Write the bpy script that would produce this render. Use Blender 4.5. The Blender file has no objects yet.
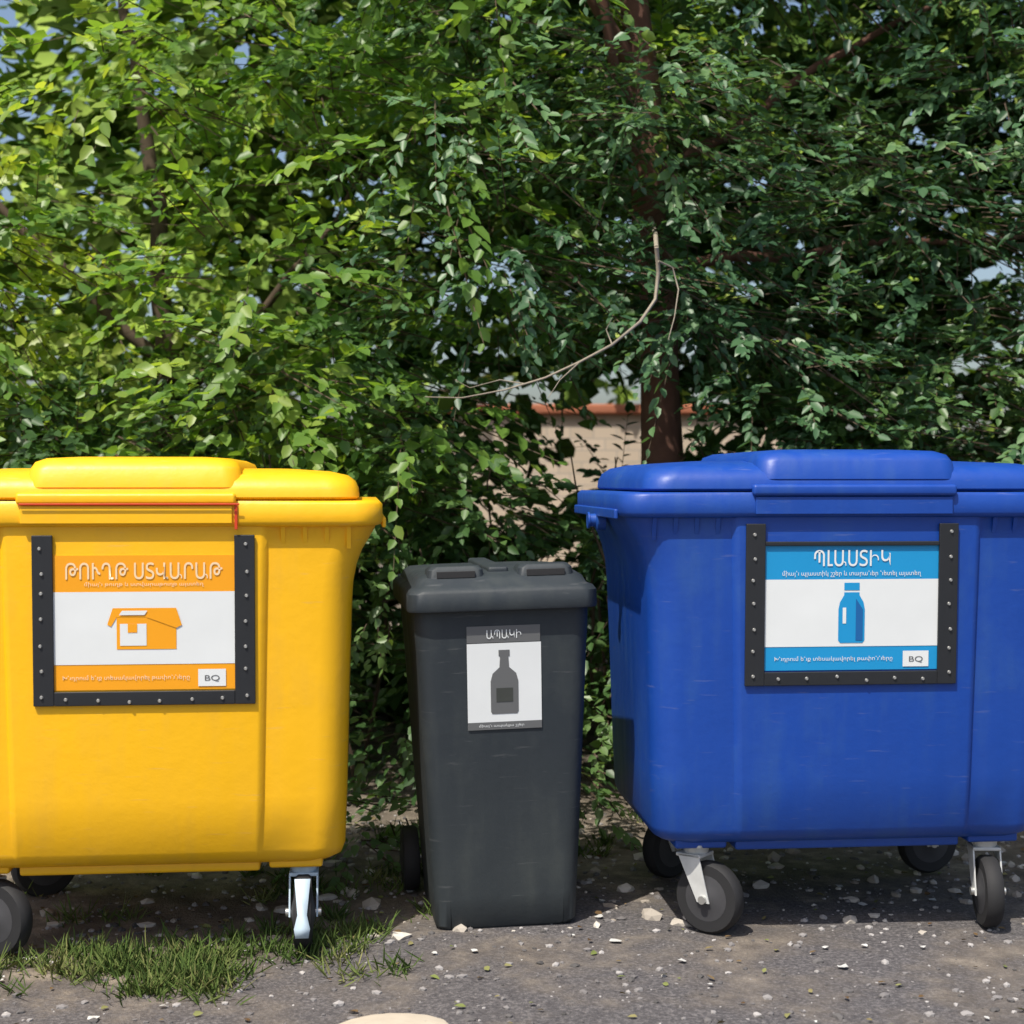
import bpy, bmesh, math, random
import numpy as np
from mathutils import Vector, Matrix, noise
rng=np.random.default_rng(7); random.seed(7)
S=bpy.context.scene
S.view_settings.view_transform='Standard'; S.view_settings.look='None'; S.view_settings.exposure=0

# ------------------------------------------------------------ materials
def newmat(name):
    m=bpy.data.materials.new(name); m.use_nodes=True
    nt=m.node_tree; b=nt.nodes['Principled BSDF']; return m,nt,b
def plastic(name,col,rough=.4,var=.18,dirt=(.2,.17,.13),dirtamt=.35,bump=.12,lowdirt=0.0):
    m,nt,b=newmat(name); N=nt.nodes; L=nt.links
    tc=N.new('ShaderNodeTexCoord')
    n1=N.new('ShaderNodeTexNoise'); n1.inputs['Scale'].default_value=3.5; n1.inputs['Detail'].default_value=6; n1.inputs['Roughness'].default_value=.65
    L.new(tc.outputs['Object'],n1.inputs['Vector'])
    mp=N.new('ShaderNodeMapping'); mp.inputs['Scale'].default_value=(22,22,2.2); L.new(tc.outputs['Object'],mp.inputs['Vector'])
    n2=N.new('ShaderNodeTexNoise'); n2.inputs['Scale'].default_value=1; n2.inputs['Detail'].default_value=5; L.new(mp.outputs[0],n2.inputs['Vector'])
    mx=N.new('ShaderNodeMix'); mx.data_type='RGBA'
    mx.inputs['A'].default_value=(*[c*(1-var) for c in col],1); mx.inputs['B'].default_value=(*[min(1,c*(1+var*.6)) for c in col],1)
    L.new(n1.outputs['Fac'],mx.inputs['Factor'])
    r=N.new('ShaderNodeMapRange'); r.inputs['From Min'].default_value=.5; r.inputs['From Max'].default_value=.8; r.inputs['To Max'].default_value=dirtamt
    mul=N.new('ShaderNodeMath'); mul.operation='MULTIPLY'; L.new(n1.outputs['Fac'],mul.inputs[0])
    ad=N.new('ShaderNodeMath'); ad.operation='ADD'; L.new(n2.outputs['Fac'],ad.inputs[0]); ad.inputs[1].default_value=.5
    L.new(ad.outputs[0],mul.inputs[1]); L.new(mul.outputs[0],r.inputs['Value'])
    fac=r.outputs[0]
    if lowdirt>0:
        sp=N.new('ShaderNodeSeparateXYZ'); L.new(tc.outputs['Object'],sp.inputs[0])
        r2=N.new('ShaderNodeMapRange'); r2.inputs['From Min'].default_value=.55; r2.inputs['From Max'].default_value=.15; r2.inputs['To Max'].default_value=lowdirt
        L.new(sp.outputs['Z'],r2.inputs['Value'])
        m3=N.new('ShaderNodeMath'); m3.operation='MULTIPLY'; L.new(r2.outputs[0],m3.inputs[0]); L.new(n2.outputs['Fac'],m3.inputs[1])
        a2=N.new('ShaderNodeMath'); a2.operation='ADD'; a2.use_clamp=True; L.new(fac,a2.inputs[0]); L.new(m3.outputs[0],a2.inputs[1]); fac=a2.outputs[0]
    mx2=N.new('ShaderNodeMix'); mx2.data_type='RGBA'; L.new(fac,mx2.inputs['Factor']); L.new(mx.outputs['Result'],mx2.inputs['A']); mx2.inputs['B'].default_value=(*dirt,1)
    # fine scuffs and scratches
    mp2=N.new('ShaderNodeMapping'); mp2.inputs['Scale'].default_value=(6,6,60); mp2.inputs['Rotation'].default_value=(0,.25,0); L.new(tc.outputs['Object'],mp2.inputs['Vector'])
    n4=N.new('ShaderNodeTexNoise'); n4.inputs['Scale'].default_value=1.6; n4.inputs['Detail'].default_value=3; L.new(mp2.outputs[0],n4.inputs['Vector'])
    r4=N.new('ShaderNodeMapRange'); r4.inputs['From Min'].default_value=.66; r4.inputs['From Max'].default_value=.76; r4.inputs['To Max'].default_value=.35; L.new(n4.outputs['Fac'],r4.inputs['Value'])
    mx3=N.new('ShaderNodeMix'); mx3.data_type='RGBA'; L.new(r4.outputs[0],mx3.inputs['Factor']); L.new(mx2.outputs['Result'],mx3.inputs['A']); mx3.inputs['B'].default_value=(*[min(1,c*.6+.12) for c in col],1)
    L.new(mx3.outputs['Result'],b.inputs['Base Color'])
    rr=N.new('ShaderNodeMapRange'); rr.inputs['To Min'].default_value=rough-.08; rr.inputs['To Max'].default_value=rough+.25; L.new(n2.outputs['Fac'],rr.inputs['Value']); L.new(rr.outputs[0],b.inputs['Roughness'])
    bp=N.new('ShaderNodeBump'); bp.inputs['Strength'].default_value=bump; bp.inputs['Distance'].default_value=.03; L.new(n1.outputs['Fac'],bp.inputs['Height']); L.new(bp.outputs[0],b.inputs['Normal'])
    return m
def simple(name,col,rough=.6,metal=0,var=.15,scale=30):
    m,nt,b=newmat(name); N=nt.nodes; L=nt.links
    tc=N.new('ShaderNodeTexCoord'); n=N.new('ShaderNodeTexNoise'); n.inputs['Scale'].default_value=scale; n.inputs['Detail'].default_value=4
    L.new(tc.outputs['Object'],n.inputs['Vector'])
    mx=N.new('ShaderNodeMix'); mx.data_type='RGBA'; mx.inputs['A'].default_value=(*[c*(1-var) for c in col],1); mx.inputs['B'].default_value=(*[min(1,c*(1+var)) for c in col],1)
    L.new(n.outputs['Fac'],mx.inputs['Factor']); L.new(mx.outputs['Result'],b.inputs['Base Color'])
    b.inputs['Roughness'].default_value=rough; b.inputs['Metallic'].default_value=metal
    return m
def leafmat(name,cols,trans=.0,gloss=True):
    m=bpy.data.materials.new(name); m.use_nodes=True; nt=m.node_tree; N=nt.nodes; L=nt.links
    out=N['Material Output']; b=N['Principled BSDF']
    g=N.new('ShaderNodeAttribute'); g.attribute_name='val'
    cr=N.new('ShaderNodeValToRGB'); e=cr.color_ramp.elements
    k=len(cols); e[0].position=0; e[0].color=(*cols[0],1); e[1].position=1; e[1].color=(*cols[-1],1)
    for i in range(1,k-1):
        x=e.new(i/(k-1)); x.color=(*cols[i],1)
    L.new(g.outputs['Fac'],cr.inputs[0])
    if gloss:
        L.new(cr.outputs[0],b.inputs['Base Color']); b.inputs['Roughness'].default_value=.42; sh=b
    else:
        N.remove(b); sh=N.new('ShaderNodeBsdfDiffuse'); L.new(cr.outputs[0],sh.inputs['Color']); L.new(sh.outputs[0],out.inputs['Surface'])
    if trans>0:
        tr=N.new('ShaderNodeBsdfTranslucent')
        hs=N.new('ShaderNodeMix'); hs.data_type='RGBA'; hs.blend_type='MULTIPLY'; hs.inputs['Factor'].default_value=1; L.new(cr.outputs[0],hs.inputs['A']); hs.inputs['B'].default_value=(2.4,2.2,.9,1)
        L.new(hs.outputs['Result'],tr.inputs['Color'])
        ms=N.new('ShaderNodeMixShader'); ms.inputs[0].default_value=trans; L.new(sh.outputs[0],ms.inputs[1]); L.new(tr.outputs[0],ms.inputs[2]); L.new(ms.outputs[0],out.inputs['Surface'])
    return m

M_yel=plastic('yellow_plastic',(.95,.51,.006),.36,.06,(.62,.34,.04),.3,lowdirt=.28)
M_blu=plastic('blue_plastic',(.006,.060,.36),.38,.2,(.03,.10,.28),.45,lowdirt=.3)
M_gry=plastic('grey_plastic',(.022,.030,.038),.52,.15,(.065,.075,.07),.35,lowdirt=.45)
M_dark=simple('black_rubber',(.018,.018,.02),.75)
M_frame=simple('black_frame',(.016,.018,.022),.5)
M_riv=simple('rivet_metal',(.6,.6,.58),.35,.8)
M_zinc=simple('galvanised_steel',(.62,.63,.62),.5,.25,.25)
M_pale=simple('pale_blue_plastic',(.50,.62,.72),.5)
M_hub=simple('hub_grey',(.05,.05,.055),.6)
M_white=simple('sign_white',(.76,.79,.80),.35,0,.06,8)
M_or=simple('sign_orange',(.90,.37,.010),.4,0,.05,8)
M_bl=simple('sign_blue',(.01,.29,.62),.4,0,.05,8)
M_sg=simple('sign_grey',(.13,.135,.14),.4,0,.05,8)
M_dk=simple('sign_dark',(.05,.055,.05),.5)
M_bark=simple('bark',(.08,.055,.035),.9,0,.5,14)
M_twig=simple('dead_twig',(.30,.26,.20),.85,0,.3,20)
M_red=simple('red_line',(.60,.05,.01),.5)

# ------------------------------------------------------------ mesh helpers
def link(o,parent=None):
    S.collection.objects.link(o)
    if parent: o.parent=parent
    return o
def empty(name,loc=(0,0,0),rz=0):
    o=bpy.data.objects.new(name,None); o.empty_display_size=.2; o.location=loc; o.rotation_euler=(0,0,rz); return link(o)
def meshobj(name,v,f,mat,parent=None,smooth=True,bevel=0,ang=35,seg=2):
    me=bpy.data.meshes.new(name); me.from_pydata([tuple(p) for p in v],[],f); me.validate()
    bm=bmesh.new(); bm.from_mesh(me); bmesh.ops.recalc_face_normals(bm,faces=bm.faces); bm.to_mesh(me); bm.free()
    me.materials.append(mat)
    o=bpy.data.objects.new(name,me); link(o,parent)
    if smooth:
        me.shade_smooth()
        if bevel<=0: me.set_sharp_from_angle(angle=math.radians(ang))
    if bevel>0:
        b=o.modifiers.new('b','BEVEL'); b.width=bevel; b.segments=seg; b.limit_method='ANGLE'; b.angle_limit=math.radians(ang)
        w=o.modifiers.new('w','WEIGHTED_NORMAL'); w.keep_sharp=True
    return o
def box(name,x0,x1,y0,y1,z0,z1,mat,parent,bevel=.005,slope=0):
    v=[(x0,y0,z0),(x1,y0,z0),(x1,y1,z0),(x0,y1,z0),(x0,y0-slope*(z1-z0),z1),(x1,y0-slope*(z1-z0),z1),(x1,y1-slope*(z1-z0),z1),(x0,y1-slope*(z1-z0),z1)]
    f=[(0,3,2,1),(4,5,6,7),(0,1,5,4),(1,2,6,5),(2,3,7,6),(3,0,4,7)]
    return meshobj(name,v,f,mat,parent,bevel=bevel)
def section(w,y0,y1,r,z,sx=.3,step=0,ns=7,xo=0):
    pts=[]
    pts+= [(-w+r,y0),(-sx-.016,y0),(-sx-.004,y0-step*.9),(-sx+.006,y0-step),(0,y0-step),(sx-.006,y0-step),(sx+.004,y0-step*.9),(sx+.016,y0)]
    for (cx,cy,a0) in ((w-r,y0+r,-90),(w-r,y1-r,0),(-w+r,y1-r,90),(-w+r,y0+r,180)):
        for i in range(ns):
            if cx<0 and a0==180 and i==ns-1: continue
            a=math.radians(a0+90*i/(ns-1)); pts.append((cx+r*math.cos(a),cy+r*math.sin(a)))
    return [(x+xo,y,z) for x,y in pts]
def loft(name,secs,mat,parent,capb=True,capt=True,bevel=0,ang=35):
    n=len(secs[0]); v=[p for s in secs for p in s]; f=[]
    for i in range(len(secs)-1):
        for j in range(n):
            a=i*n+j; b=i*n+(j+1)%n; f.append((a,b,b+n,a+n))
    if capb: f.append(tuple(range(n))[::-1])
    if capt: f.append(tuple(range((len(secs)-1)*n,len(secs)*n)))
    return meshobj(name,v,f,mat,parent,bevel=bevel,ang=ang)
def lathe(name,prof,mat,parent,axis='X',loc=(0,0,0),rz=0,n=32):
    v=[];f=[]
    for r,h in prof:
        for i in range(n):
            a=2*math.pi*i/n
            if axis=='X': v.append((h,r*math.cos(a),r*math.sin(a)))
            elif axis=='Y': v.append((r*math.cos(a),h,r*math.sin(a)))
            else: v.append((r*math.cos(a),r*math.sin(a),h))
    for k in range(len(prof)-1):
        for i in range(n):
            f.append((k*n+i,k*n+(i+1)%n,(k+1)*n+(i+1)%n,(k+1)*n+i))
    f.append(tuple(range(n))); f.append(tuple(range((len(prof)-1)*n,len(prof)*n)))
    o=meshobj(name,v,f,mat,parent,ang=40); o.location=loc; o.rotation_euler=(0,0,rz); return o
def tubes(name,paths,mat,parent,n=7):
    v=[];f=[]
    for path in paths:
        P=[Vector(p[:3]) for p in path]; b0=len(v)
        for i,p in enumerate(P):
            t=(P[min(i+1,len(P)-1)]-P[max(i-1,0)]).normalized()
            u=t.orthogonal().normalized() if i==0 else (u-t*u.dot(t)).normalized()
            w=t.cross(u); r=path[i][3]
            for k in range(n):
                a=2*math.pi*k/n; v.append(tuple(p+(u*math.cos(a)+w*math.sin(a))*r))
        for i in range(len(P)-1):
            for k in range(n):
                f.append((b0+i*n+k,b0+i*n+(k+1)%n,b0+(i+1)*n+(k+1)%n,b0+(i+1)*n+k))
        f.append(tuple(range(b0,b0+n))); e=b0+(len(P)-1)*n; f.append(tuple(range(e,e+n)))
    return meshobj(name,v,f,mat,parent,ang=60)
def wob(path,amp,sub=5):
    out=[]
    for i in range(len(path)-1):
        a=np.array(path[i]);b=np.array(path[i+1])
        for k in range(sub):
            t=k/sub; p=a*(1-t)+b*t
            q=noise.noise_vector(Vector(p[:3])*1.7)*amp if (i or k) else Vector((0,0,0))
            out.append((p[0]+q.x,p[1]+q.y,p[2]+q.z*.5,p[3]))
    out.append(tuple(path[-1])); return out

def art_poly(name,pts,slope,yref,zref,off,mat,parent):
    v=[(x,yref-slope*(z-zref)-off,z) for x,z in pts]
    return meshobj(name,v,[tuple(range(len(v)))],mat,parent,smooth=False)
def rect(x0,x1,z0,z1): return [(x0,z0),(x1,z0),(x1,z1),(x0,z1)]
def text(name,body,cx,cz,height,width,slope,yref,zref,off,mat,parent,bold=.0):
    c=bpy.data.curves.new(name,'FONT'); c.body=body; c.align_x='CENTER'; c.align_y='CENTER'; c.size=1; c.offset=bold
    o=bpy.data.objects.new(name,c); S.collection.objects.link(o)
    bpy.context.view_layer.update()
    dg=bpy.context.evaluated_depsgraph_get(); me=bpy.data.meshes.new_from_object(o.evaluated_get(dg))
    bpy.data.objects.remove(o)
    xs=[q.co.x for q in me.vertices]; ys=[q.co.y for q in me.vertices]
    if not xs: print('NO GLYPHS',name); return
    w=max(xs)-min(xs); h=max(ys)-min(ys); mxx=(max(xs)+min(xs))/2; myy=(max(ys)+min(ys))/2
    for q in me.vertices:
        x=(q.co.x-mxx)/w*width+cx; z=(q.co.y-myy)/h*height+cz
        q.co=(x,yref-slope*(z-zref)-off,z)
    me.materials.clear(); me.materials.append(mat)
    o=bpy.data.objects.new(name,me); link(o,parent); return o

# ------------------------------------------------------------ casters
def caster(parent,tag,x,y,ztop,yaw,fork=M_zinc,R=.098):
    c=empty('caster_'+tag,(x,y,0),yaw); c.parent=parent
    box('plate',-.055,.055,-.045,.045,ztop-.012,ztop-.002,fork,c,.003)
    lathe('swivel',[(.03,ztop-.04),(.036,ztop-.03),(.036,ztop-.013)],fork,c,'Z')
    ty=-.045
    lathe('tyre',[(R-.03,-.024),(R-.008,-.024),(R,-.014),(R,.014),(R-.008,.024),(R-.03,.024)],M_dark,c,'X',(0,ty,R))
    lathe('hub',[(.018,-.034),(.03,-.03),(.05,-.026),(.066,-.0245),(.066,.0245),(.05,.026),(.03,.03),(.018,.034)],M_hub,c,'X',(0,ty,R),n=24)
    for s in (-1,1):
        xx=s*.036
        v=[(xx,-.03,ztop-.035),(xx,.04,ztop-.035),(xx,ty+.02,R-.01),(xx,ty-.02,R-.01)]
        v+=[(p[0]+s*.005,p[1],p[2]) for p in v]
        meshobj('fork_leg',v,[(0,1,2,3),(4,7,6,5),(0,4,5,1),(1,5,6,2),(2,6,7,3),(3,7,4,0)],fork,c,bevel=.001)
    box('fork_crown',-.041,.041,-.035,.045,ztop-.045,ztop-.034,fork,c,.003)
    lathe('axle',[(.012,-.05),(.012,.05)],M_riv,c,'X',(0,ty,R),n=12)
    if fork is M_pale:
        v=[(-.022,ty-.075,ztop-.03),(.022,ty-.075,ztop-.03),(.013,ty-.108,R+.02),(-.013,ty-.108,R+.02),(-.022,ty-.122,R-.015),(.022,ty-.122,R-.015),(.018,ty-.124,R-.04),(-.018,ty-.124,R-.04)]
        o=meshobj('brake_pedal',v,[(0,1,2,3),(3,2,5,4),(4,5,6,7)],fork,c)
        s=o.modifiers.new('s','SOLIDIFY'); s.thickness=.008
    return c

# ------------------------------------------------------------ big container
SL=.033
def container(name,loc,rz,mat,z0,top,kind,cx=0.0,fr=.30):
    e=empty(name,loc,rz)
    zb=z0; rim0=top-.07; rim1=top
    H=rim0-zb
    def yf(z): return -SL*(z-.27)
    secs=[]
    for (z,w,iny,st) in ((zb,.50,.07,.0),(zb+.006,.535,.035,.0),(zb+.022,.558,.012,.006),(zb+.05,.568,.002,.014),(zb+.2,.573,0,.018),(zb+.5,.580,0,.018),(zb+.72,.587,0,.018),
        (rim0-.16,.592,0,.018),(rim0-.11,.602,0,.018),(rim0-.07,.617,0,.018),(rim0-.035,.638,0,.016),(rim0-.01,.652,-.004,.012),(rim0,.655,-.006,.01)):
        secs.append(section(w,yf(z)+iny,.80+.07*(z-zb)/H-iny,.085,z,.345-.02*(1-(z-zb)/H),st))
    loft('body',secs,mat,e,ang=50)
    ry=yf(rim0)-.032
    secs=[section(.650,ry+.02,.90,.07,rim0-.004,.3,0),section(.668,ry+.004,.915,.075,rim0+.002,.3,0),section(.674,ry,.92,.078,rim0+.012,.3,0),section(.674,ry,.92,.078,rim1-.012,.3,0),section(.664,ry+.008,.91,.075,rim1-.002,.3,0)]
    loft('rim',secs,mat,e,ang=50)
    gx=[-.58,-.52,-.46,-.40,-.20,-.02,.16,.40,.46,.52,.58]
    v=[];f=[]
    for x in gx:
        b=len(v); t=.006; ya=yf(rim0-.05)+.004 if abs(x)>.33 else yf(rim0-.05)-.012
        for s in (-t,t):
            v+=[(x+s,ya,rim0),(x+s,ry+.02,rim0),(x+s,ya,rim0-.065)]
        f+=[(b,b+1,b+2),(b+3,b+5,b+4),(b,b+3,b+4,b+1),(b+1,b+4,b+5,b+2),(b+2,b+5,b+3,b)]
    meshobj('rim_gussets',v,f,mat,e,smooth=False)
    lw=.605
    secs=[section(lw-.004,ry+.012,.90,.07,rim1+.001,.3,0),section(lw+.004,ry+.004,.905,.075,rim1+.008,.3,0),section(lw+.002,ry+.006,.905,.08,rim1+.03,.3,0),section(lw-.008,ry+.018,.895,.085,rim1+.052,.3,0),
          section(lw-.03,ry+.045,.87,.09,rim1+.069,.3,0),section(lw-.08,ry+.10,.83,.1,rim1+.080,.3,0),section(lw-.2,ry+.22,.75,.12,rim1+.088,.15,0)]
    loft('lid',secs,mat,e,ang=50)
    bw=.285; bt=rim1+.118
    secs=[section(bw+.006,ry+.004,.80,.05,rim1+.035,.15,0),section(bw,ry+.012,.79,.05,bt-.035,.15,0),section(bw-.01,ry+.03,.78,.055,bt-.014,.15,0),section(bw-.035,ry+.06,.75,.06,bt-.003,.15,0),section(bw-.10,ry+.14,.68,.07,bt+.002,.1,0)]
    loft('lid_crown',secs,mat,e,ang=50)
    box('lid_lip',-.31,.275,ry-.016,ry+.012,rim1-.012,rim1+.020,mat,e,.009)
    box('front_flap',-.30,.265,ry-.007,ry+.02,rim0+.006,rim1-.014,mat,e,.003)
    if kind=='y':
        box('red_line',-.30,.285,ry-.0185,ry-.0155,rim1-.013,rim1-.008,M_red,e,.001)  # thin red strips tracing the line at the lid seam
        box('red_line_drop',.271,.279,ry-.006,ry+.001,rim0-.01,rim1-.0135,M_red,e,.001)
    for s in (-1,1):
        if not (kind=='y' and s>0):
            lathe('trunnion',[(.032,s*.655),(.032,s*.68),(.02,s*.684),(.02,s*.70),(.025,s*.702),(.025,s*.708)],mat,e,'X',(0,.38,rim0-.02),n=20)
        for yy in (.12,.26,.50,.64,.78):
            xx=s*.575; v=[(xx,yy-.006,rim0-.14),(s*.655,yy-.006,rim0+.005),(xx,yy-.006,rim0+.005)]; v+=[(a,b+.012,c) for a,b,c in v]
            meshobj('side_rib',v,[(0,1,2),(3,5,4),(0,3,4,1),(1,4,5,2),(2,5,3,0)],mat,e,smooth=False)
        box('side_grip',min(s*.672,s*.684),max(s*.672,s*.684),.02,.85,rim0-.008,rim0+.02,mat,e,.004)
        box('lid_hinge',min(s*.44,s*.54),max(s*.44,s*.54),.88,.955,rim0,rim1+.05,mat,e,.012)
    box('base_beam',-.33,.33,.04,.74,zb-.02,zb+.012,mat,e,.008)
    for s in (-1,1):
        for yy in (.10,.68):
            box('caster_socket',s*.43-.075,s*.43+.075,yy-.065,yy+.065,zb-.012,zb+.02,mat,e,.008)
    lathe('drain_plug',[(.035,-.03),(.035,-.012),(.02,-.01)],M_dark,e,'Z',(0,.3,zb),n=16)
    zs0,zs1=(rim0-.49,rim0-.025) if kind=='y' else (rim0-.475,rim0-.02)
    yr=yf(.9)-.018
    th=.010
    def fy(z): return yr-SL*(z-.9)
    pl=[('frame_left',cx-fr-.005,cx-fr+.05,zs0,zs1),('frame_right',cx+fr-.05,cx+fr+.005,zs0,zs1),('frame_bottom',cx-fr+.0502,cx+fr-.0502,zs0,zs0+.038)]
    if kind=='b': pl.append(('frame_top',cx-fr+.0502,cx+fr-.0502,zs1-.062,zs1-.05))
    for nm,a,b,c,d in pl:
        vv=[]
        for (x,z) in rect(a,b,c,d): vv.append((x,fy(z)-.001,z))
        for (x,z) in rect(a,b,c,d): vv.append((x,fy(z)-.001-th,z))
        meshobj(nm,vv,[(0,1,2,3),(7,6,5,4),(0,4,5,1),(1,5,6,2),(2,6,7,3),(3,7,4,0)],M_frame,e,bevel=.002)
    def riv(x,z):
        lathe('rivet',[(.0055,0),(.0035,-.004)],M_riv,e,'Y',(x+random.uniform(-.003,.003),fy(z)-.0115,z+random.uniform(-.008,.008)),n=10)
    k=7
    for i in range(k):
        z=zs0+.03+(zs1-zs0-.06)*i/(k-1)
        riv(cx-fr+.018,z); riv(cx+fr-.018,z)
    for i in range(6): riv(cx-.21+.42*i/5,zs0+.016)
    sx0,sx1,sz0,sz1=cx-fr+.05,cx+fr-.05,zs0+.042,(zs1-.055 if kind=='y' else zs1-.062)
    main=M_or if kind=='y' else M_bl
    W=sx1-sx0; Hh=sz1-sz0
    base=.003
    vv=[(x,fy(z)-.0005,z) for x,z in rect(sx0,sx1,sz0,sz1)]+[(x,fy(z)-base,z) for x,z in rect(sx0,sx1,sz0,sz1)]
    meshobj('sign_plate',vv,[(0,1,2,3),(7,6,5,4),(0,4,5,1),(1,5,6,2),(2,6,7,3),(3,7,4,0)],main,e,smooth=False)
    A=dict(slope=SL,yref=yr,zref=.9,parent=e)
    art_poly('sign_middle',rect(sx0,sx1,sz0+Hh*.19,sz0+Hh*.73),off=base+.001,mat=M_white,**A)
    wc=M_white if kind!='y' else simple('sign_cream',(.88,.68,.42),.4,0,.04,8)
    if kind=='y':
        text('sign_title','ԹՈՒՂԹ ՍՏՎԱՐԱԹ',cx,sz0+Hh*.885,.046,.42,off=base+.002,mat=wc,bold=.01,**A)
        text('sign_subtitle','միայն թուղթ և ստվարաթուղթ այստեղ',cx,sz0+Hh*.785,.014,.32,off=base+.002,mat=wc,**A)
    else:
        text('sign_title','ՊԼԱՍՏԻԿ',cx-.0,sz0+Hh*.90,.046,.22,off=base+.002,mat=wc,bold=.01,**A)
        text('sign_subtitle','միայն պլաստիկ շշեր և տարաներ նետել այստեղ',cx,sz0+Hh*.775,.018,.40,off=base+.002,mat=wc,**A)
    text('sign_footer','Խնդրում ենք տեսակավորել թափոնները',cx-.05,sz0+Hh*.09,.016,.34,off=base+.002,mat=wc,**A)
    art_poly('sign_logo',rect(sx1-.10,sx1-.025,sz0+.008,sz0+Hh*.15),off=base+.002,mat=M_white,**A)
    text('sign_logo_mark','BQ',sx1-.062,sz0+Hh*.08,.018,.04,off=base+.003,mat=M_sg,bold=.0,**A)
    zc=sz0+Hh*.46
    if kind=='y':
        C=cx-.0
        art_poly('box_body',rect(C-.075,C+.085,zc-.058,zc+.03),off=base+.002,mat=M_or,**A)
        art_poly('box_face',rect(C-.066,C+.005,zc-.048,zc+.012),off=base+.003,mat=M_white,**A)
        art_poly('box_tab',[(C-.045,zc+.012),(C-.045,zc-.012),(C-.02,zc-.012),(C-.02,zc+.012)],off=base+.004,mat=M_or,**A)
        art_poly('box_flap_l',[(C-.075,zc+.03),(C-.09,zc+.004),(C-.10,zc+.010),(C-.085,zc+.055),(C+.02,zc+.055),(C+.005,zc+.03)],off=base+.0025,mat=M_or,**A)
        art_poly('box_flap_r',[(C+.005,zc+.03),(C+.02,zc+.055),(C+.085,zc+.055),(C+.10,zc+.008),(C+.085,zc+.0)],off=base+.0035,mat=M_or,**A)
        art_poly('box_inner',[(C-.068,zc+.036),(C-.06,zc+.048),(C+.008,zc+.048),(C+.0,zc+.036)],off=base+.0045,mat=M_white,**A)
    else:
        p=[(-.032,-.085),(.032,-.085),(.038,-.078),(.038,.01),(.034,.03),(.022,.05),(.022,.058),(-.022,.058),(-.022,.05),(-.034,.03),(-.038,.01),(-.038,-.078)]
        art_poly('bottle_body',[(cx+a,zc+b) for a,b in p],off=base+.002,mat=M_bl,**A)
        art_poly('bottle_cap',rect(cx-.022,cx+.022,zc+.064,zc+.085),off=base+.002,mat=M_bl,**A)
        art_poly('bottle_shine',rect(cx-.026,cx-.016,zc-.03,zc+.015),off=base+.003,mat=M_white,**A)
        art_poly('bottle_side',[(cx+.012,zc-.078),(cx+.032,zc-.078),(cx+.032,zc+.01),(cx+.012,zc+.04)],off=base+.003,mat=simple('sign_blue_dark',(.01,.12,.36),.4,0,.05,8),**A)
    return e

yaw=math.radians(5.5)
cy=container('recycling_container',(-1.032,-.17,-.025),yaw,M_yel,.247,1.27,'y',.026,.293)
caster(cy,'front_right',.45,.10,.247,math.radians(0),M_pale,R=.105)
caster(cy,'front_left',-.43,.10,.247,math.radians(60),R=.105)
caster(cy,'rear_right',.43,.68,.247,math.radians(190),R=.105)
caster(cy,'rear_left',-.43,.68,.247,math.radians(120),R=.105)
cb=container('recycling_container',(.97,-.03,0),yaw,M_blu,.262,1.268,'b',-.019)
caster(cb,'front_left',-.43,.10,.262,math.radians(48),R=.103)
caster(cb,'front_right',.43,.10,.262,math.radians(-8),R=.103)
caster(cb,'rear_left',-.43,.68,.262,math.radians(125),R=.103)
caster(cb,'rear_right',.43,.68,.262,math.radians(100),R=.103)

# ------------------------------------------------------------ wheelie bin
wb=empty('wheelie_bin',(-.012,.06,-.003),math.radians(8)); wb.rotation_euler=(0,math.radians(-1.4),math.radians(8))
def wy(z): return -.075*(z-.0)
secs=[]
for z,w,dy,yb in ((0,.200,.012,.46),(.012,.208,.002,.47),(.1,.211,0,.48),(.14,.214,0,.48),(.5,.232,0,.53),(.82,.247,0,.56),(.86,.250,0,.565),(.91,.252,0,.57),(.94,.252,0,.58)):
    secs.append(section(w,wy(z)+dy,yb,.045,z,.15,0))
loft('body',secs,M_gry,wb,ang=40)
yl=wy(.93)
secs=[section(.262,yl-.012,.60,.04,.932,.15),section(.272,yl-.030,.61,.045,.935,.15),section(.274,yl-.033,.61,.045,.943,.15),section(.273,yl-.032,.61,.045,.985,.15),section(.266,yl-.024,.60,.05,.996,.15),section(.25,yl-.005,.58,.05,1.003,.15),section(.242,yl+.02,.57,.05,1.022,.15),section(.225,yl+.05,.55,.05,1.034,.12),section(.16,yl+.12,.48,.05,1.040,.1)]
loft('lid',secs,M_gry,wb,ang=40)
for s in (-1,1):
    secs=[section(.085,yl+.03,yl+.15,.02,1.01,.03,0,xo=s*.13),section(.08,yl+.035,yl+.145,.02,1.048,.03,0,xo=s*.13),section(.07,yl+.045,yl+.135,.02,1.058,.03,0,xo=s*.13)]
    loft('lid_grip',secs,M_gry,wb,ang=40)
    box('grip_slot_shade',s*.13-.055,s*.13+.055,yl+.026,yl+.036,1.026,1.045,M_dark,wb,.001)  # solid dark strip painting the shade inside the grip recess
    box('rear_handle_arm',s*.19-.02,s*.19+.02,.56,.66,.96,1.005,M_gry,wb,.008)
tubes('rear_handle_bar',[[( -.25,.66,.985,.017),(0,.66,.985,.017),(.25,.66,.985,.017)]],M_gry,wb,12)
box('lid_spine',-.03,.03,yl+.09,.55,1.028,1.052,M_gry,wb,.008)
for s in (-1,1):
    lathe('wheel',[(.06,-.025),(.095,-.025),(.102,-.016),(.102,.016),(.095,.025),(.06,.025)],M_dark,wb,'X',(s*.245,.50,.10))
    lathe('wheel_hub',[(.02,-.032),(.062,-.022),(.062,.022),(.02,.032)],M_hub,wb,'X',(s*.245,.50,.10),n=20)
lathe('axle',[(.011,-.25),(.011,.25)],M_riv,wb,'X',(0,.50,.10),n=12)
A=dict(slope=.075,yref=0,zref=0,parent=wb)
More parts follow.
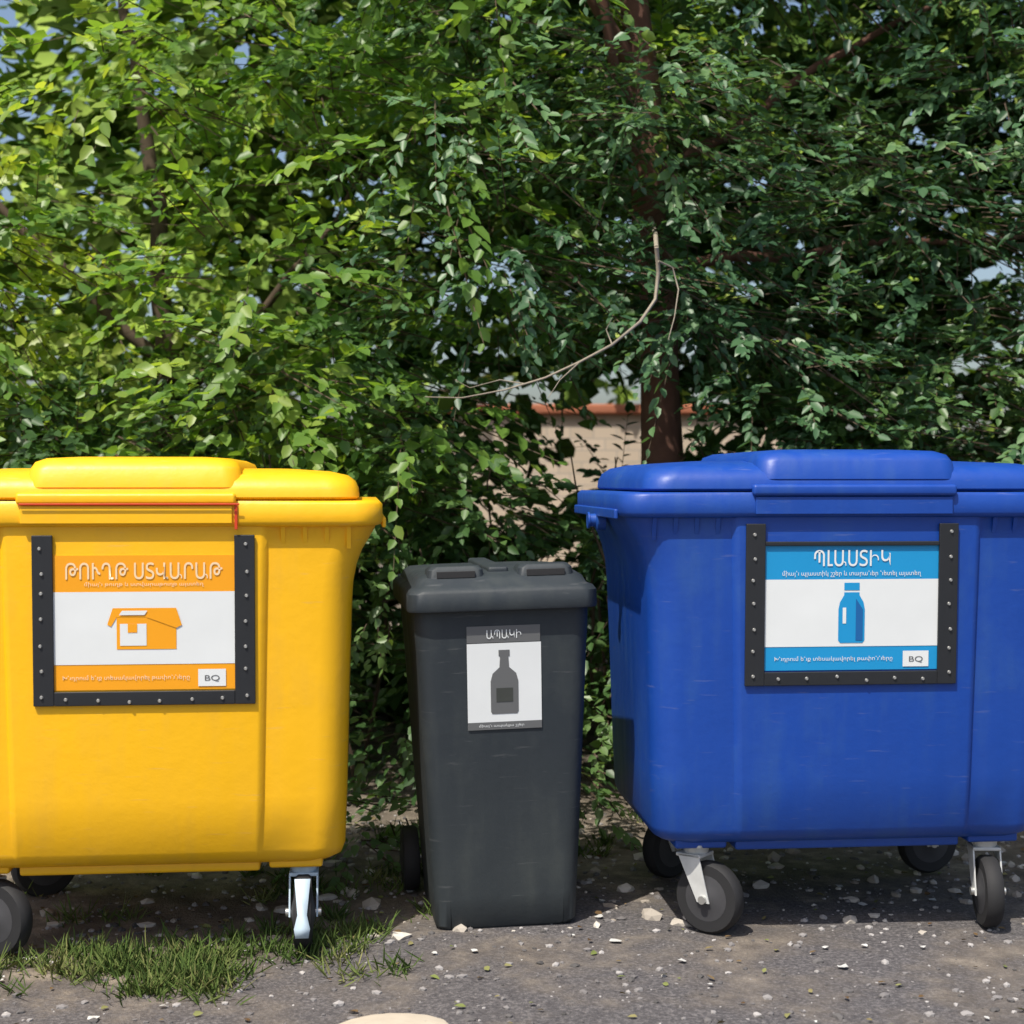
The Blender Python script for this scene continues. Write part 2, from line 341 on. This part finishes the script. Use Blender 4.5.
def rot(pts,cx,cz,a):
    c,s=math.cos(a),math.sin(a); return [(cx+(x-cx)*c-(z-cz)*s,cz+(x-cx)*s+(z-cz)*c) for x,z in pts]
lx,lz=.000,.728; ra=math.radians(0)
art_poly('label_sheet',rot(rect(lx-.107,lx+.107,lz-.14,lz+.110),lx,lz,ra),off=.003,mat=M_white,**A)
art_poly('label_header',rot(rect(lx-.107,lx+.105,lz+.112,lz+.160),lx,lz,ra),off=.003,mat=M_sg,**A)
art_poly('label_footer',rot(rect(lx-.107,lx+.107,lz-.14,lz-.118),lx,lz,ra),off=.004,mat=M_sg,**A)
text('label_title','ԱՊԱԿԻ',lx,lz+.136,.026,.10,off=.005,mat=M_white,bold=.005,**A)
text('label_footer_text','միայն ապակյա շշեր',lx-.01,lz-.129,.01,.13,off=.005,mat=M_white,**A)
p=[(-.036,-.095),(.036,-.095),(.04,-.088),(.04,.0),(.034,.022),(.014,.04),(.012,.07),(.016,.072),(.016,.09),(-.016,.09),(-.016,.072),(-.012,.07),(-.014,.04),(-.034,.022),(-.04,.0),(-.04,-.088)]
art_poly('label_bottle',rot([(lx+a,lz+b) for a,b in p],lx,lz,ra),off=.004,mat=M_sg,**A)
art_poly('label_bottle_mark',rot(rect(lx-.024,lx+.024,lz-.06,lz-.02),lx,lz,ra),off=.005,mat=M_dk,**A)

# ------------------------------------------------------------ foliage
def norm(a): return a/np.maximum(np.linalg.norm(a,axis=-1,keepdims=True),1e-9)
def leaf_mesh(name,P,D,Nn,Ls,Ws,mat,parent,twigs=None,tmat=None,val=None):
    n=len(P); Sd=norm(np.cross(D,Nn)); Nn=norm(np.cross(Sd,D)); Ls=Ls[:,None]; Ws=Ws[:,None]
    dr=rng.uniform(-.05,.25,(n,1))*Ls
    v=np.stack([P,P+D*Ls*.28+Sd*Ws*.46+Nn*Ws*.12,P+D*Ls*.66+Sd*Ws*.38+Nn*Ws*.1-Nn*dr*.4,P+D*Ls-Nn*dr,P+D*Ls*.66-Sd*Ws*.38+Nn*Ws*.1-Nn*dr*.4,P+D*Ls*.28-Sd*Ws*.46+Nn*Ws*.12],1).reshape(-1,3)
    b=(np.arange(n)*6)[:,None]
    f=np.stack([b+np.array([0,1,2,3]),b+np.array([0,3,4,5])],1).reshape(-1,4)
    nl=len(f)
    if val is None: val=rng.random(n)
    vv=np.repeat(np.clip(val,0,1),6)
    if twigs is not None:
        A0,A1=twigs; w=np.array([.0025,.0,.0025]); t0=len(v)
        v=np.concatenate([v,np.stack([A0-w,A0+w,A1+w*.4,A1-w*.4],1).reshape(-1,3)])
        f=np.concatenate([f,(np.arange(len(A0))*4)[:,None]+np.arange(4)+t0]); vv=np.concatenate([vv,np.zeros(len(A0)*4)])
    me=bpy.data.meshes.new(name); me.vertices.add(len(v)); me.vertices.foreach_set('co',v.astype(np.float32).ravel())
    me.loops.add(f.size); me.loops.foreach_set('vertex_index',f.astype(np.int32).ravel())
    me.polygons.add(len(f)); me.polygons.foreach_set('loop_start',np.arange(len(f),dtype=np.int32)*4)
    mi=np.zeros(len(f),dtype=np.int32); mi[nl:]=1
    me.materials.append(mat); me.materials.append(tmat or M_bark)
    me.polygons.foreach_set('material_index',mi); me.update(calc_edges=True)
    at=me.attributes.new('val','FLOAT','POINT'); at.data.foreach_set('value',vv.astype(np.float32))
    o=bpy.data.objects.new(name,me); return link(o,parent)
def spray_leaves(C,Dr,Ln,nl,size,asp,droop=.35,flat=.45):
    n=len(C); t=np.linspace(.12,1,nl)[None,:,None]; side=np.where(np.arange(nl)%2==0,1,-1)[None,:,None]
    up=np.array([0,0,1.]); sv=norm(np.cross(Dr,up)+1e-6)[:,None,:]
    P=C[:,None,:]+Dr[:,None,:]*t*Ln[:,None,None]; P=P+np.array([0,0,-1.])*t**2*Ln[:,None,None]*droop
    tap=(1-np.abs(t-.5)*.5)
    D=norm(Dr[:,None,:]*.65+sv*side*(.9-.6*t)+rng.normal(0,.22,(n,nl,3))+np.array([0,0,-.28]))
    Nn=norm(up+rng.normal(0,flat,(n,nl,3))+Dr[:,None,:]*.35+np.array([0,-.3,0]))
    L=size*tap[...,0]*rng.uniform(.65,1.25,(n,nl)); W=L*asp
    E=C+Dr*Ln[:,None]+np.array([0,0,-1.])*Ln[:,None]*droop
    return P.reshape(-1,3),D.reshape(-1,3),Nn.reshape(-1,3),L.ravel(),W.ravel(),(C,E)
def crown(name,blobs,per,nl,size,asp,mat,parent,slen=(.25,.5),droop=.35,flat=.45,shell=.35,bias=None,tw=True):
    Cs=[];Ds=[];Vs=[]
    for (x,y,z,r) in blobs:
        d=norm(rng.normal(0,1,(per,3))*np.array([1,1,.8])+np.array([0,-.35,.12]))
        rad=r*rng.uniform(shell,1,(per,1))
        Cs.append(np.array([x,y,z])+d*rad*np.array([1.2,1.1,.75]))
        Ds.append(norm(d*np.array([1,1,.55])+rng.normal(0,.25,(per,3))))
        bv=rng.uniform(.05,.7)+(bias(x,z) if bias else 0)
        Vs.append(np.repeat(bv+rng.uniform(-.12,.12,per),nl)+rng.uniform(-.18,.18,per*nl))
    C=np.concatenate(Cs);D=np.concatenate(Ds); Ln=rng.uniform(*slen,len(C))
    P,Dd,Nn,L,W,T=spray_leaves(C,D,Ln,nl,size,asp,droop,flat)
    return leaf_mesh(name,P,Dd,Nn,L,W,mat,parent,T if tw else None,val=np.concatenate(Vs))

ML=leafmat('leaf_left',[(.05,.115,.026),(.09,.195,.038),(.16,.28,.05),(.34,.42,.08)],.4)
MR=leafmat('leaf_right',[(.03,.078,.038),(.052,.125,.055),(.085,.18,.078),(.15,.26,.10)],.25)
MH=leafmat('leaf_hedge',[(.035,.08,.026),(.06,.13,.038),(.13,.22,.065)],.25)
MI=leafmat('leaf_inner',[(.04,.09,.03),(.08,.16,.04),(.24,.34,.07)],0,False)
MF=leafmat('leaf_far',[(.17,.28,.05),(.28,.40,.07),(.42,.52,.14)],0,False)
MG=leafmat('grass_blades',[(.06,.10,.03),(.10,.15,.04),(.22,.22,.09)],0,False)

def proj(x,y,z): return 512+1575*x/(y+4.5),480-1575*(z-1.3)/(y+4.5),1575/(y+4.5)
def gap(x,y,z,r):
    px,py,s=proj(x,y,z); rp=s*r
    if math.hypot((px-582)/1.3,(py-415))<rp*1.0+26: return False      # small opening onto the wall
    if math.hypot((px-562)/.8,(py-500))<rp*.7+16: return False
    if math.hypot(px-322,py-262)<rp*.6+6: return False
    if px<110 and py<90 and rng.random()<.6: return False
    return True
def trunkgap(x,y,z,r):
    px,py,s=proj(x,y,z); rp=s*r
    if y<2.3 and abs(px-668)<rp*1.0+14 and 375<py<480: return False
    if y<2.3 and abs(px-640)<rp*.7+8 and py<60: return False
    return gap(x,y,z,r)
def layer(x,z,dx,dz,y,r,keep,drop=.1):
    out=[]
    xx=x[0]
    while xx<x[1]:
        zz=z[0]
        while zz<z[1]:
            if rng.random()>drop:
                p=(xx+rng.uniform(-.5,.5)*dx,rng.uniform(*y),zz+rng.uniform(-.5,.5)*dz,rng.uniform(*r))
                if keep(*p): out.append(p)
            zz+=dz
        xx+=dx
    return out
tL=empty('deciduous_tree',(0,0,0))
tubes('trunk',[wob([(-1.75,3.4,-.05,.10),(-1.7,3.4,1.2,.08),(-1.75,3.4,2.2,.05),(-1.9,3.4,3.4,.03),(-2.0,3.4,4.6,.015)],.12),
  wob([(-1.72,3.4,1.6,.035),(-1.2,3.4,2.2,.022),(-.7,3.4,2.9,.008)],.15),wob([(-1.75,3.4,1.9,.035),(-2.6,3.5,2.7,.022),(-3.4,3.4,3.4,.01)],.15)],M_bark,tL)
def biasL(x,z): return .34*max(0,min(1,(-x-.4)/1.2))+ .06*(z-2)  # sunlight put into the leaf colour: lighter to the left and higher up
thin=lambda x,z: x<-.6 and z>1.9
bl=layer((-4.2,.25),(1.35,4.6),.5,.42,(1.6,2.3),(.24,.42),lambda x,y,z,r: gap(x,y,z,r) and not(thin(x,z) and rng.random()<.12),.13)+layer((-4.6,.4),(1.2,5.2),.55,.46,(2.5,3.2),(.3,.5),lambda x,y,z,r: gap(x,y,z,r) and not(thin(x,z) and rng.random()<.35),.08)
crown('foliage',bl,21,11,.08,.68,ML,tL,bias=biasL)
tR=empty('deciduous_tree',(0,0,0))
tubes('trunk',[wob([(.68,2.35,-.05,.13),(.66,2.3,1.0,.105),(.66,2.3,2.0,.08),(.56,2.25,3.0,.07),(.5,2.3,4.8,.04)],.05),
  wob([(.6,2.3,2.6,.03),(1.4,2.9,3.2,.02),(2.3,3.2,3.7,.01)],.12),wob([(.62,2.3,2.2,.03),(1.5,3.0,2.4,.02),(2.6,3.2,2.5,.01)],.12),
  wob([(.56,2.3,3.0,.04),(.35,2.1,3.3,.03),(.15,2.0,3.8,.015)],.05),wob([(.60,2.3,2.75,.035),(.42,2.1,3.0,.025),(.36,1.9,3.5,.015)],.04)],simple('reddish_bark',(.13,.06,.042),.9,0,.5,14),tR)
br=layer((-.1,4.3),(1.55,4.6),.46,.38,(1.55,2.2),(.22,.42),trunkgap,.15)+layer((-.3,4.6),(1.3,5.2),.5,.44,(2.6,3.3),(.3,.48),gap,.08)
br+=[(.50,1.75,2.1,.22),(.66,1.8,2.4,.26),(.60,1.7,2.65,.24),(.72,1.85,1.98,.16),(.78,1.8,2.2,.2),(.55,1.8,2.85,.2)]
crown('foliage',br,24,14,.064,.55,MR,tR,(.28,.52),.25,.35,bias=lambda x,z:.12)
hg=empty('hedge',(0,0,0))
bh=layer((-4.2,4.3),(.15,1.75),.42,.36,(1.7,2.3),(.22,.38),trunkgap,.1)+layer((-4.4,4.5),(.15,1.75),.5,.42,(2.5,3.1),(.25,.4),gap,.06)
bh+=[(-.25,1.8,1.45,.26),(-.1,1.9,1.2,.22),(-.4,1.8,1.15,.24),(.45,1.9,.8,.2)]
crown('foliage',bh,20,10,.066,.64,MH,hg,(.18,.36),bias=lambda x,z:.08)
tubes('stems',[wob([(x,y,-.03,.010),(x+random.uniform(-.2,.2),y,.8,.007),(x+random.uniform(-.4,.4),y-.1,1.4,.003)],.1) for x,y in [(random.uniform(-4,4.5),random.uniform(1.8,2.6)) for _ in range(50)]],M_bark,hg,5)
th_=empty('thicket',(0,0,0))
bi=layer((-5.5,5.5),(.2,5.4),.6,.55,(3.8,4.6),(.35,.55),lambda x,y,z,r: gap(x,y,z,r) and not(x<-.7 and z>2.0 and rng.random()<.5),.03)
crown('foliage',bi,16,9,.16,.8,MI,th_,(.3,.6),bias=lambda x,z:.5 if x<-1.2 and z>1.5 else .1,tw=False)  # upper left leaves coloured lighter to look sunlit
def backkeep(x,y,z,r):
    px,py,s=proj(x,y,z)
    if px<120 and py<110: return False
    if x<-.9 and z>2.2 and rng.random()<.15: return False
    return gap(x,y,z,r)
bi=layer((-6.5,6.5),(.3,6.2),.75,.65,(5.2,6.2),(.5,.7),backkeep,.0)
crown('foliage_back',bi,16,8,.24,.8,MI,th_,(.4,.8),bias=lambda x,z:.75 if x<-1.0 else .25,tw=False)  # shaded back leaves get a bright sunlit colour on the left
wd=empty('weed_plant',(0,0,0))
crown('foliage',[(-.42,.95,.15,.16),(-.38,1.1,.45,.2),(-.45,1.2,.85,.2),(.30,1.15,.12,.14),(.36,1.3,.4,.18),(-.3,1.2,.12,.16),(-.55,.8,.06,.12),(-1.6,1.0,.1,.2),(.9,1.3,.1,.16),(1.5,1.3,.12,.16)],13,9,.05,.65,MH,wd,(.12,.26),bias=lambda x,z:.55)
far=empty('tree_line',(0,0,0))
bf=layer((-13,12),(.8,9),1.4,1.1,(12,14.5),(1.0,1.6),lambda x,y,z,r: not(x<-5.0 and z>5.0) and not(-1.5<x<4 and y-r<11.4 and z<4),.03)
crown('foliage',bf,14,9,.36,.8,MF,far,(.7,1.4),bias=lambda x,z:.2,tw=False)
tubes('trunks',[wob([(x,13.2,-.1,.2),(x+.3,13.2,2.5,.12),(x,13.2,4.5,.05)],.3) for x in (-10,-6.5,-3,0.5,4,8)],M_bark,far)

def W2(px,py,y): return ((px-512)*(y+4.5)/1575,y,1.3+(480-py)*(y+4.5)/1575)
db=empty('dead_branch',(0,0,0))
def pth(pts,y,r0,r1):
    n=len(pts); return [(*W2(a,b,y+.04*math.sin(i*1.3)),r0+(r1-r0)*i/(n-1)) for i,(a,b) in enumerate(pts)]
tubes('branch',[pth([(656,248),(658,272),(655,300),(640,322),(612,345),(580,362),(545,378),(505,390),(462,398),(425,397)],1.05,.008,.002),
 pth([(658,262),(672,268),(678,290),(674,318),(668,340)],1.05,.004,.0015),pth([(612,345),(606,330),(612,318)],1.05,.003,.001),
 pth([(545,378),(525,384),(500,380),(470,388),(455,380)],1.1,.003,.001),pth([(580,362),(560,380),(548,398)],1.02,.003,.001),
 [(*W2(656,248,1.05),.008),(*W2(655,235,1.4),.009),(*W2(652,225,1.9),.011),(*W2(650,220,2.25),.014)]],M_twig,db,6)

# ------------------------------------------------------------ wall beyond
def stone_mat():
    m,nt,b=newmat('plastered_stone'); N=nt.nodes; L=nt.links
    tc=N.new('ShaderNodeTexCoord'); mp=N.new('ShaderNodeMapping'); mp.inputs['Rotation'].default_value=(math.radians(90),0,0); L.new(tc.outputs['Object'],mp.inputs[0])
    br=N.new('ShaderNodeTexBrick'); br.inputs['Scale'].default_value=2.2; br.inputs['Color1'].default_value=(.62,.51,.40,1); br.inputs['Color2'].default_value=(.54,.44,.34,1); br.inputs['Mortar'].default_value=(.44,.38,.32,1); br.inputs['Mortar Size'].default_value=.015
    L.new(mp.outputs[0],br.inputs['Vector']); L.new(br.outputs['Color'],b.inputs['Base Color']); b.inputs['Roughness'].default_value=.9
    return m
gw=empty('garden_wall',(0,0,0),math.radians(0))
box('wall',-.6,3.2,10.9,11.2,-.05,1.94,stone_mat(),gw,.01)
box('coping',-.65,3.25,10.83,11.27,1.942,2.04,simple('terracotta',(.42,.15,.08),.8,0,.3,6),gw,.02)

# ------------------------------------------------------------ ground
def gh(x,y):
    h=noise.noise(Vector((x*.8,y*.8,0)))*.02+noise.noise(Vector((x*5,y*5,3)))*.006+noise.noise(Vector((x*17,y*17,5)))*.003
    m=min(1,max(0,(y-.2)/1.0))
    l=min(1,max(0,(-x-.15)/.4))
    return h*(.25+.9*m)-.004-.025*l*(1-m)
xs=sorted(set([-400,-150,-60,-25,-12,-8]+[round(-6+i*.05,3) for i in range(241)]+[8,12,25,60,150,400]))
ys=sorted(set([-400,-150,-60,-25,-12,-6,-4,-3]+[round(-2+i*.04,3) for i in range(126)]+[3.5,4,5,6,8,12,25,60,150,400]))
V=[];F=[]
for y in ys:
    for x in xs:
        V.append((x,y,gh(x,y) if abs(x)<6 and -2<y<3.2 else -.004))
nx=len(xs)
for j in range(len(ys)-1):
    for i in range(nx-1):
        a=j*nx+i; F.append((a,a+1,a+1+nx,a+nx))
def ground_mat():
    m,nt,b=newmat('gravelly_ground'); N=nt.nodes; L=nt.links
    tc=N.new('ShaderNodeTexCoord')
    def nz(s,d=6,r=.6):
        n=N.new('ShaderNodeTexNoise'); n.inputs['Scale'].default_value=s; n.inputs['Detail'].default_value=d; n.inputs['Roughness'].default_value=r; L.new(tc.outputs['Object'],n.inputs['Vector']); return n
    def ramp(src,els):
        c=N.new('ShaderNodeValToRGB'); e=c.color_ramp.elements
        e[0].position,e[0].color=els[0][0],(*els[0][1],1); e[1].position,e[1].color=els[-1][0],(*els[-1][1],1)
        for p,q in els[1:-1]: z=e.new(p); z.color=(*q,1)
        L.new(src,c.inputs[0]); return c
    fine=nz(90,4,.7); mid=nz(9,6,.65); big=nz(2.2,5)
    asp=ramp(fine.outputs['Fac'],[(.3,(.050,.046,.050)),(.5,(.10,.093,.096)),(.68,(.21,.195,.195))])
    soil=ramp(mid.outputs['Fac'],[(.3,(.09,.072,.055)),(.5,(.17,.14,.11)),(.72,(.33,.28,.22))])
    sp=N.new('ShaderNodeSeparateXYZ'); L.new(tc.outputs['Object'],sp.inputs[0])
    a=N.new('ShaderNodeMath'); a.operation='MULTIPLY_ADD'; L.new(mid.outputs['Fac'],a.inputs[0]); a.inputs[1].default_value=.9; L.new(sp.outputs['Y'],a.inputs[2])
    xm=N.new('ShaderNodeMapRange'); xm.inputs['From Min'].default_value=-.1; xm.inputs['From Max'].default_value=-.9; xm.inputs['To Max'].default_value=.85; L.new(sp.outputs['X'],xm.inputs['Value'])
    a2=N.new('ShaderNodeMath'); L.new(a.outputs[0],a2.inputs[0]); L.new(xm.outputs[0],a2.inputs[1])
    mr=N.new('ShaderNodeMapRange'); mr.inputs['From Min'].default_value=.65; mr.inputs['From Max'].default_value=1.1; L.new(a2.outputs[0],mr.inputs['Value'])
    dm=N.new('ShaderNodeMapRange'); dm.inputs['From Min'].default_value=.46; dm.inputs['From Max'].default_value=.66; dm.inputs['To Max'].default_value=.7; L.new(big.outputs['Fac'],dm.inputs['Value'])
    mxa=N.new('ShaderNodeMath'); mxa.operation='MAXIMUM'; L.new(mr.outputs[0],mxa.inputs[0]); L.new(dm.outputs[0],mxa.inputs[1])
    mx=N.new('ShaderNodeMix'); mx.data_type='RGBA'; L.new(mxa.outputs[0],mx.inputs['Factor']); L.new(asp.outputs[0],mx.inputs['A']); L.new(soil.outputs[0],mx.inputs['B'])
    vo=N.new('ShaderNodeTexVoronoi'); vo.inputs['Scale'].default_value=55; L.new(tc.outputs['Object'],vo.inputs['Vector'])
    vr=N.new('ShaderNodeMapRange'); vr.inputs['From Min'].default_value=.12; vr.inputs['From Max'].default_value=.02; L.new(vo.outputs['Distance'],vr.inputs['Value'])
    m2=N.new('ShaderNodeMix'); m2.data_type='RGBA'; L.new(vr.outputs[0],m2.inputs['Factor']); L.new(mx.outputs['Result'],m2.inputs['A']); m2.inputs['B'].default_value=(.28,.27,.26,1)
    L.new(m2.outputs['Result'],b.inputs['Base Color']); b.inputs['Roughness'].default_value=.9
    ad=N.new('ShaderNodeMath'); L.new(fine.outputs['Fac'],ad.inputs[0]); L.new(vr.outputs[0],ad.inputs[1])
    bp=N.new('ShaderNodeBump'); bp.inputs['Strength'].default_value=.8; bp.inputs['Distance'].default_value=.012; L.new(ad.outputs[0],bp.inputs['Height']); L.new(bp.outputs[0],b.inputs['Normal'])
    return m
meshobj('ground',V,F,ground_mat(),None,ang=180)

def pebbles(name,n,xr,yr,sr,mat,pw=2.5,flat=.6,jit=.2,sub=1):
    v=[];f=[]
    for _ in range(n):
        x=random.uniform(*xr); y=random.uniform(*yr); s=sr[0]+(sr[1]-sr[0])*random.random()**pw
        bm=bmesh.new(); bmesh.ops.create_icosphere(bm,subdivisions=sub,radius=s)
        a=random.random()*6; sx,sy,sz=random.uniform(.8,1.4),random.uniform(.7,1.1),random.uniform(.4,.8)*flat/.6
        b=len(v)
        for q in bm.verts:
            c=q.co*random.uniform(1-jit,1+jit); c=Vector((c.x*sx,c.y*sy,c.z*sz)); c.rotate(Matrix.Rotation(a,3,'Z')); v.append((c.x+x,c.y+y,c.z+gh(x,y)+s*.2*flat))
        for q in bm.faces: f.append(tuple(b+w.index for w in q.verts))
        bm.free()
    return meshobj(name,v,f,mat,None,smooth=False)
def islemat(name,cols,rough=.85):
    m,nt,b=newmat(name); g=nt.nodes.new('ShaderNodeNewGeometry'); cr=nt.nodes.new('ShaderNodeValToRGB'); e=cr.color_ramp.elements
    e[0].color=(*cols[0],1); e[1].color=(*cols[-1],1)
    for i in range(1,len(cols)-1): z=e.new(i/(len(cols)-1)); z.color=(*cols[i],1)
    nt.links.new(g.outputs['Random Per Island'],cr.inputs[0]); nt.links.new(cr.outputs[0],b.inputs['Base Color']); b.inputs['Roughness'].default_value=rough; return m
pebbles('gravel',3600,(-2.2,2.3),(-1.0,1.6),(.003,.015),islemat('gravel_stone',[(.06,.057,.055),(.15,.14,.14),(.42,.40,.39)]))
pebbles('rubble',520,(-2.2,2.2),(.0,1.7),(.006,.034),islemat('rubble_stone',[(.25,.21,.17),(.42,.38,.33),(.62,.58,.52)]),2.5,jit=.3)
pebbles('sun_patch',1,(-.28,-.279),(-.82,-.819),(.15,.151),simple('sun_patch_tone',(.50,.44,.35),.85,0,.25,14),flat=.10,sub=3,jit=.03)  # patch of sunlight on the ground, built as a flat pale lump
n=420; P=np.stack([rng.uniform(-2.2,2.3,n),rng.uniform(-.95,1.5,n),np.zeros(n)],1); P[:,2]=[gh(a,b)+.006 for a,b,_ in P]
a=rng.uniform(0,6.28,n); D=norm(np.stack([np.cos(a),np.sin(a),rng.uniform(0,.3,n)],1)); Nn=norm(np.array([0,0,1.])+rng.normal(0,.3,(n,3)))
L=rng.uniform(.012,.032,n)
leaf_mesh('fallen_leaves',P,D,Nn,L,L*.6,leafmat('dry_leaf',[(.10,.06,.03),(.18,.13,.07),(.24,.22,.10),(.16,.2,.06)],0,False),None)
v=[];f=[]
for _ in range(90):
    x=random.uniform(-1.9,2.0); y=random.uniform(-.8,.9); s=.003+.013*random.random()**1.8; z=gh(x,y)+.006; b=len(v)
    k2=random.choice((5,6,7))
    for k in range(k2):
        t=k/k2*6.283+random.uniform(-.4,.4); v.append((x+s*math.cos(t)*random.uniform(.8,1.6),y+s*math.sin(t)*random.uniform(.8,1.4),z+random.uniform(0,.005)))
    f.append(tuple(range(b,b+k2)))
meshobj('paper_litter',v,f,simple('litter_paper',(.55,.55,.53),.7),None,smooth=False)
def grass(name,patches,mat):
    Ps=[]
    for (x,y,rx,ry,n) in patches:
        for _ in range(max(1,n//40)):
            cx,cy=rng.normal(x,rx*.5),rng.normal(y,ry*.5); q=rng.normal(0,rng.uniform(.012,.045),(40,2)); Ps.append(np.stack([cx+q[:,0],cy+q[:,1],np.zeros(40)],1))
    P=np.concatenate(Ps); n=len(P); P[:,2]=[gh(a,b)-.003 for a,b,_ in P]
    D=norm(np.array([0,0,1.])+rng.normal(0,.85,(n,3))*np.array([1,1,.2])); Nn=norm(rng.normal(0,1,(n,3))); L=rng.uniform(.02,.085,n)
    return leaf_mesh(name,P,D,Nn,L,np.full(n,.005),mat,None,val=np.repeat(rng.uniform(0,.8,n//40),40)+rng.uniform(-.1,.25,n))
grass('grass',[(-1.1,-.24,.55,.18,1640),(-.85,-.36,.3,.14,1000),(-.5,.05,.25,.2,600),(-.95,-.1,.35,.12,480),(-1.5,-.45,.25,.2,240),(-.5,.5,.4,.3,600),(-1.5,.6,.8,.4,320),(1.3,1.4,1.5,.3,480),(-.2,1.2,.5,.2,400),(.35,1.0,.2,.2,200)],MG)

# ------------------------------------------------------------ light
w=bpy.data.worlds.new('World'); S.world=w; w.use_nodes=True; nt=w.node_tree
sky=nt.nodes.new('ShaderNodeTexSky'); sky.sky_type='NISHITA'; sky.sun_disc=False; sky.dust_density=3.0; sky.air_density=1.0
d=Vector((-.52,-.85,0)).normalized(); el=math.radians(60)
sky.sun_elevation=el; sky.sun_rotation=math.atan2(d.x,d.y)
nt.links.new(sky.outputs[0],nt.nodes['Background'].inputs[0]); nt.nodes['Background'].inputs[1].default_value=.15
ld=bpy.data.lights.new('sun','SUN'); ld.energy=5; ld.angle=math.radians(.6); ld.color=(1,.94,.83)
lo=bpy.data.objects.new('sun',ld); link(lo)
tosun=Vector((d.x*math.cos(el),d.y*math.cos(el),math.sin(el)))
lo.rotation_euler=tosun.to_track_quat('Z','Y').to_euler(); lo.location=tosun*20

# ------------------------------------------------------------ camera
cd=bpy.data.cameras.new('camera'); cd.lens=36*1575/1024; cd.sensor_width=36; cd.clip_end=1500
cd.dof.use_dof=True; cd.dof.focus_distance=4.55; cd.dof.aperture_fstop=3.5
co=bpy.data.objects.new('camera',cd); link(co); co.location=(0,-4.5,1.3); co.rotation_euler=(math.radians(90)-math.atan(32/1575),0,0)
S.camera=co
